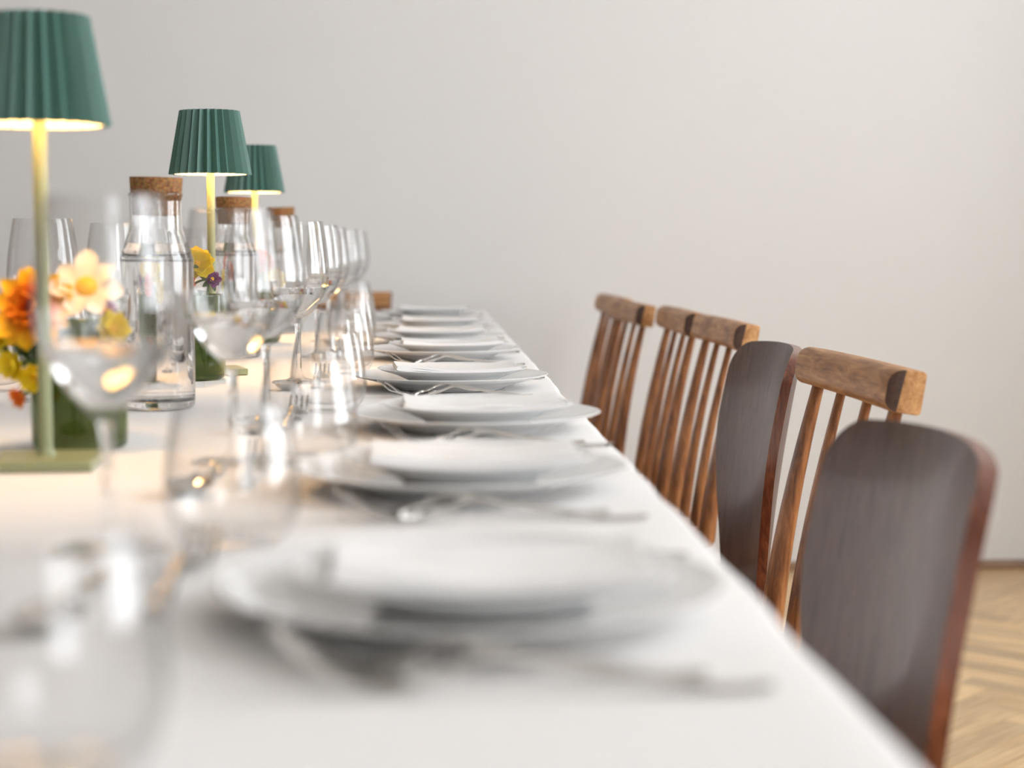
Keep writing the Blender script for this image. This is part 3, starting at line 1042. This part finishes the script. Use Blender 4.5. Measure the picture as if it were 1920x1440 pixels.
def child(name, me, parent, mtx):
    o = bpy.data.objects.new(name, me); col.objects.link(o); o.parent = parent
    o.matrix_local = mtx
    return o
def flower(name, vase_i, head, face, rings, dome, label, scale=1.0, leaves=0, seed=0):
    """rings: list of (kind, count, start radius, pitch degrees, lift)"""
    rr = random.Random(seed)
    vx, vy = VASES[vase_i]
    a0 = rr.uniform(0, 2 * PI)
    foot = Vector((vx + .018 * math.cos(a0), vy + .018 * math.sin(a0), ZT + .009))
    root = empty(name, foot)
    H = Vector(head) - foot
    fz = Vector(face).normalized()
    fx = fz.orthogonal().normalized(); fy = fz.cross(fx)
    rot = Matrix((fx, fy, fz)).transposed().to_4x4()
    HM = Matrix.Translation(H) @ rot @ Matrix.Scale(scale, 4)
    for (kind, cnt, r0, pitch, lift) in rings:
        ph = rr.uniform(0, 6)
        for k in range(cnt):
            a = ph + 2 * PI * k / cnt + rr.uniform(-.08, .08)
            m = HM @ Matrix.Rotation(a, 4, 'Z') @ Matrix.Translation((r0, 0, lift + .0006 * (k % 2))) @ Matrix.Rotation(R(-pitch + rr.uniform(-6, 6)), 4, 'Y') @ Matrix.Rotation(R(rr.uniform(-10, 10)), 4, 'X') @ Matrix.Scale(rr.uniform(.9, 1.08), 4)
            child('petal', PET[kind], root, m)
    child('flower_centre', DOME[dome], root, HM)
    for k in range(5):
        child('sepal', SEPAL, root, HM @ Matrix.Rotation(2 * PI * k / 5, 4, 'Z') @ Matrix.Translation((0, 0, -.004)) @ Matrix.Rotation(R(8), 4, 'Y'))
    # stem
    neck = H - fz * .003 * scale
    p1 = Vector((H.x * .25, H.y * .25, .098)); p2 = neck - fz * .012 - Vector((0, 0, .008))
    pts = []
    for i in range(13):
        t = i / 12
        q = (1 - t) ** 3 * Vector((0, 0, 0)) + 3 * (1 - t) ** 2 * t * p1 + 3 * (1 - t) * t * t * p2 + t ** 3 * neck
        pts.append(q)
    V, F = round_tube(pts, [.0018] * 13, 8, up=(.3, 1, .02))
    link_mesh('stem', V, F, M['stem'], root)
    for k in range(leaves):
        q = pts[8 + (k % 3)]
        child('leaf', LEAF, root, Matrix.Translation(q) @ Matrix.Rotation(rr.uniform(0, 6.28), 4, 'Z') @ Matrix.Rotation(R(rr.uniform(-30, 25)), 4, 'Y') @ Matrix.Scale(rr.uniform(.6, .95), 4))
    cat = 'flower'
    g = 'cut flowers in the %s vase' % VN[vase_i]
    return tag(root, label, cat, g)

CREAM = [('cream', 7, .006, 8, 0)]
BIGO = [('amber', 14, .004, 2, 0), ('amber', 12, .004, 16, .0015), ('orange', 12, .003, 22, .003), ('orange', 10, .002, 40, .004), ('orange', 6, .001, 62, .005)]
YEL = [('yellow', 9, .002, 8, 0), ('yellow', 7, .002, 35, .001)]
RED = [('red', 10, .003, 4, 0), ('red', 8, .002, 30, .0015), ('red', 6, .001, 55, .0025)]
PUR = [('purple', 8, .002, 10, 0), ('purple', 6, .001, 40, .001)]
flower('orange_zinnia', 0, (-.322, 1.500, .884), (-.25, -1, .25), BIGO, 'red', 'large orange and yellow double bloom in the nearest vase', 1.12, 3, 1)
flower('cream_cosmos', 0, (-.279, 1.498, .903), (.05, -.88, .45), CREAM, 'gold', 'cream flower with golden centre in the nearest vase', 1.0, 2, 2)
flower('yellow_bloom', 0, (-.342, 1.505, .838), (-.6, -.8, -.1), YEL, 'small', 'small yellow bloom drooping left below the orange bloom', 1.0, 2, 3)
flower('yellow_bloom', 0, (-.322, 1.492, .828), (-.2, -1, -.35), YEL, 'small', 'small yellow bloom lowest at the lip of the nearest vase', 1.0, 2, 4)
flower('yellow_bloom', 0, (-.353, 1.515, .856), (-.8, -.5, .2), YEL, 'small', 'small yellow bloom at the left frame edge beside the orange bloom', 1.1, 1, 5)
flower('yellow_bloom', 0, (-.263, 1.525, .866), (.5, -.8, .3), YEL, 'small', 'small yellow bloom right below the cream flower', 1.1, 2, 6)
flower('purple_bloom', 0, (-.272, 1.545, .880), (.4, -.6, .6), PUR, 'small', 'small purple bloom behind the cream flower', 1.1, 1, 7)
flower('orange_bloom', 0, (-.334, 1.492, .812), (-.5, -.9, -.4), [('orange', 8, .001, 30, 0)], 'small', 'little orange bud hanging below the yellow blooms', .55, 0, 8)

flower('yellow_bloom', 1, (-.330, 2.325, .905), (-.3, -1, .4), YEL, 'small', 'tall yellow bloom at the left of the middle vase', 1.7, 2, 11)
flower('yellow_bloom', 1, (-.290, 2.330, .912), (.2, -1, .3), YEL, 'small', 'tall yellow bloom at the right of the middle vase', 1.7, 2, 12)
flower('orange_bloom', 1, (-.305, 2.305, .885), (0, -1, .35), RED, 'red', 'orange bloom low in front of the middle vase', .9, 2, 13)
flower('yellow_bloom', 1, (-.345, 2.310, .878), (-.5, -1, .1), YEL, 'small', 'low yellow bloom hanging over the left lip of the middle vase', 1.4, 2, 14)
flower('purple_bloom', 1, (-.272, 2.335, .892), (.6, -.8, .3), PUR, 'small', 'small purple bloom at the right lip of the middle vase', 1.2, 1, 15)

flower('orange_bloom', 2, (-.280, 3.195, .905), (.1, -1, .3), RED, 'red', 'upper red-orange bloom in the farthest vase', 1.15, 2, 21)
flower('orange_bloom', 2, (-.305, 3.190, .885), (-.2, -1, .2), RED, 'red', 'lower red-orange bloom in the farthest vase', 1.15, 2, 22)
flower('yellow_bloom', 2, (-.262, 3.190, .872), (.4, -1, .1), YEL, 'small', 'yellow bloom at the right lip of the farthest vase', 1.6, 2, 23)
flower('purple_bloom', 2, (-.300, 3.215, .925), (-.1, -.8, .6), PUR, 'small', 'purple bloom topping the farthest vase', 1.4, 1, 24)
flower('purple_bloom', 2, (-.322, 3.195, .882), (-.6, -.8, .2), PUR, 'small', 'purple bloom at the left lip of the farthest vase', 1.3, 1, 25)
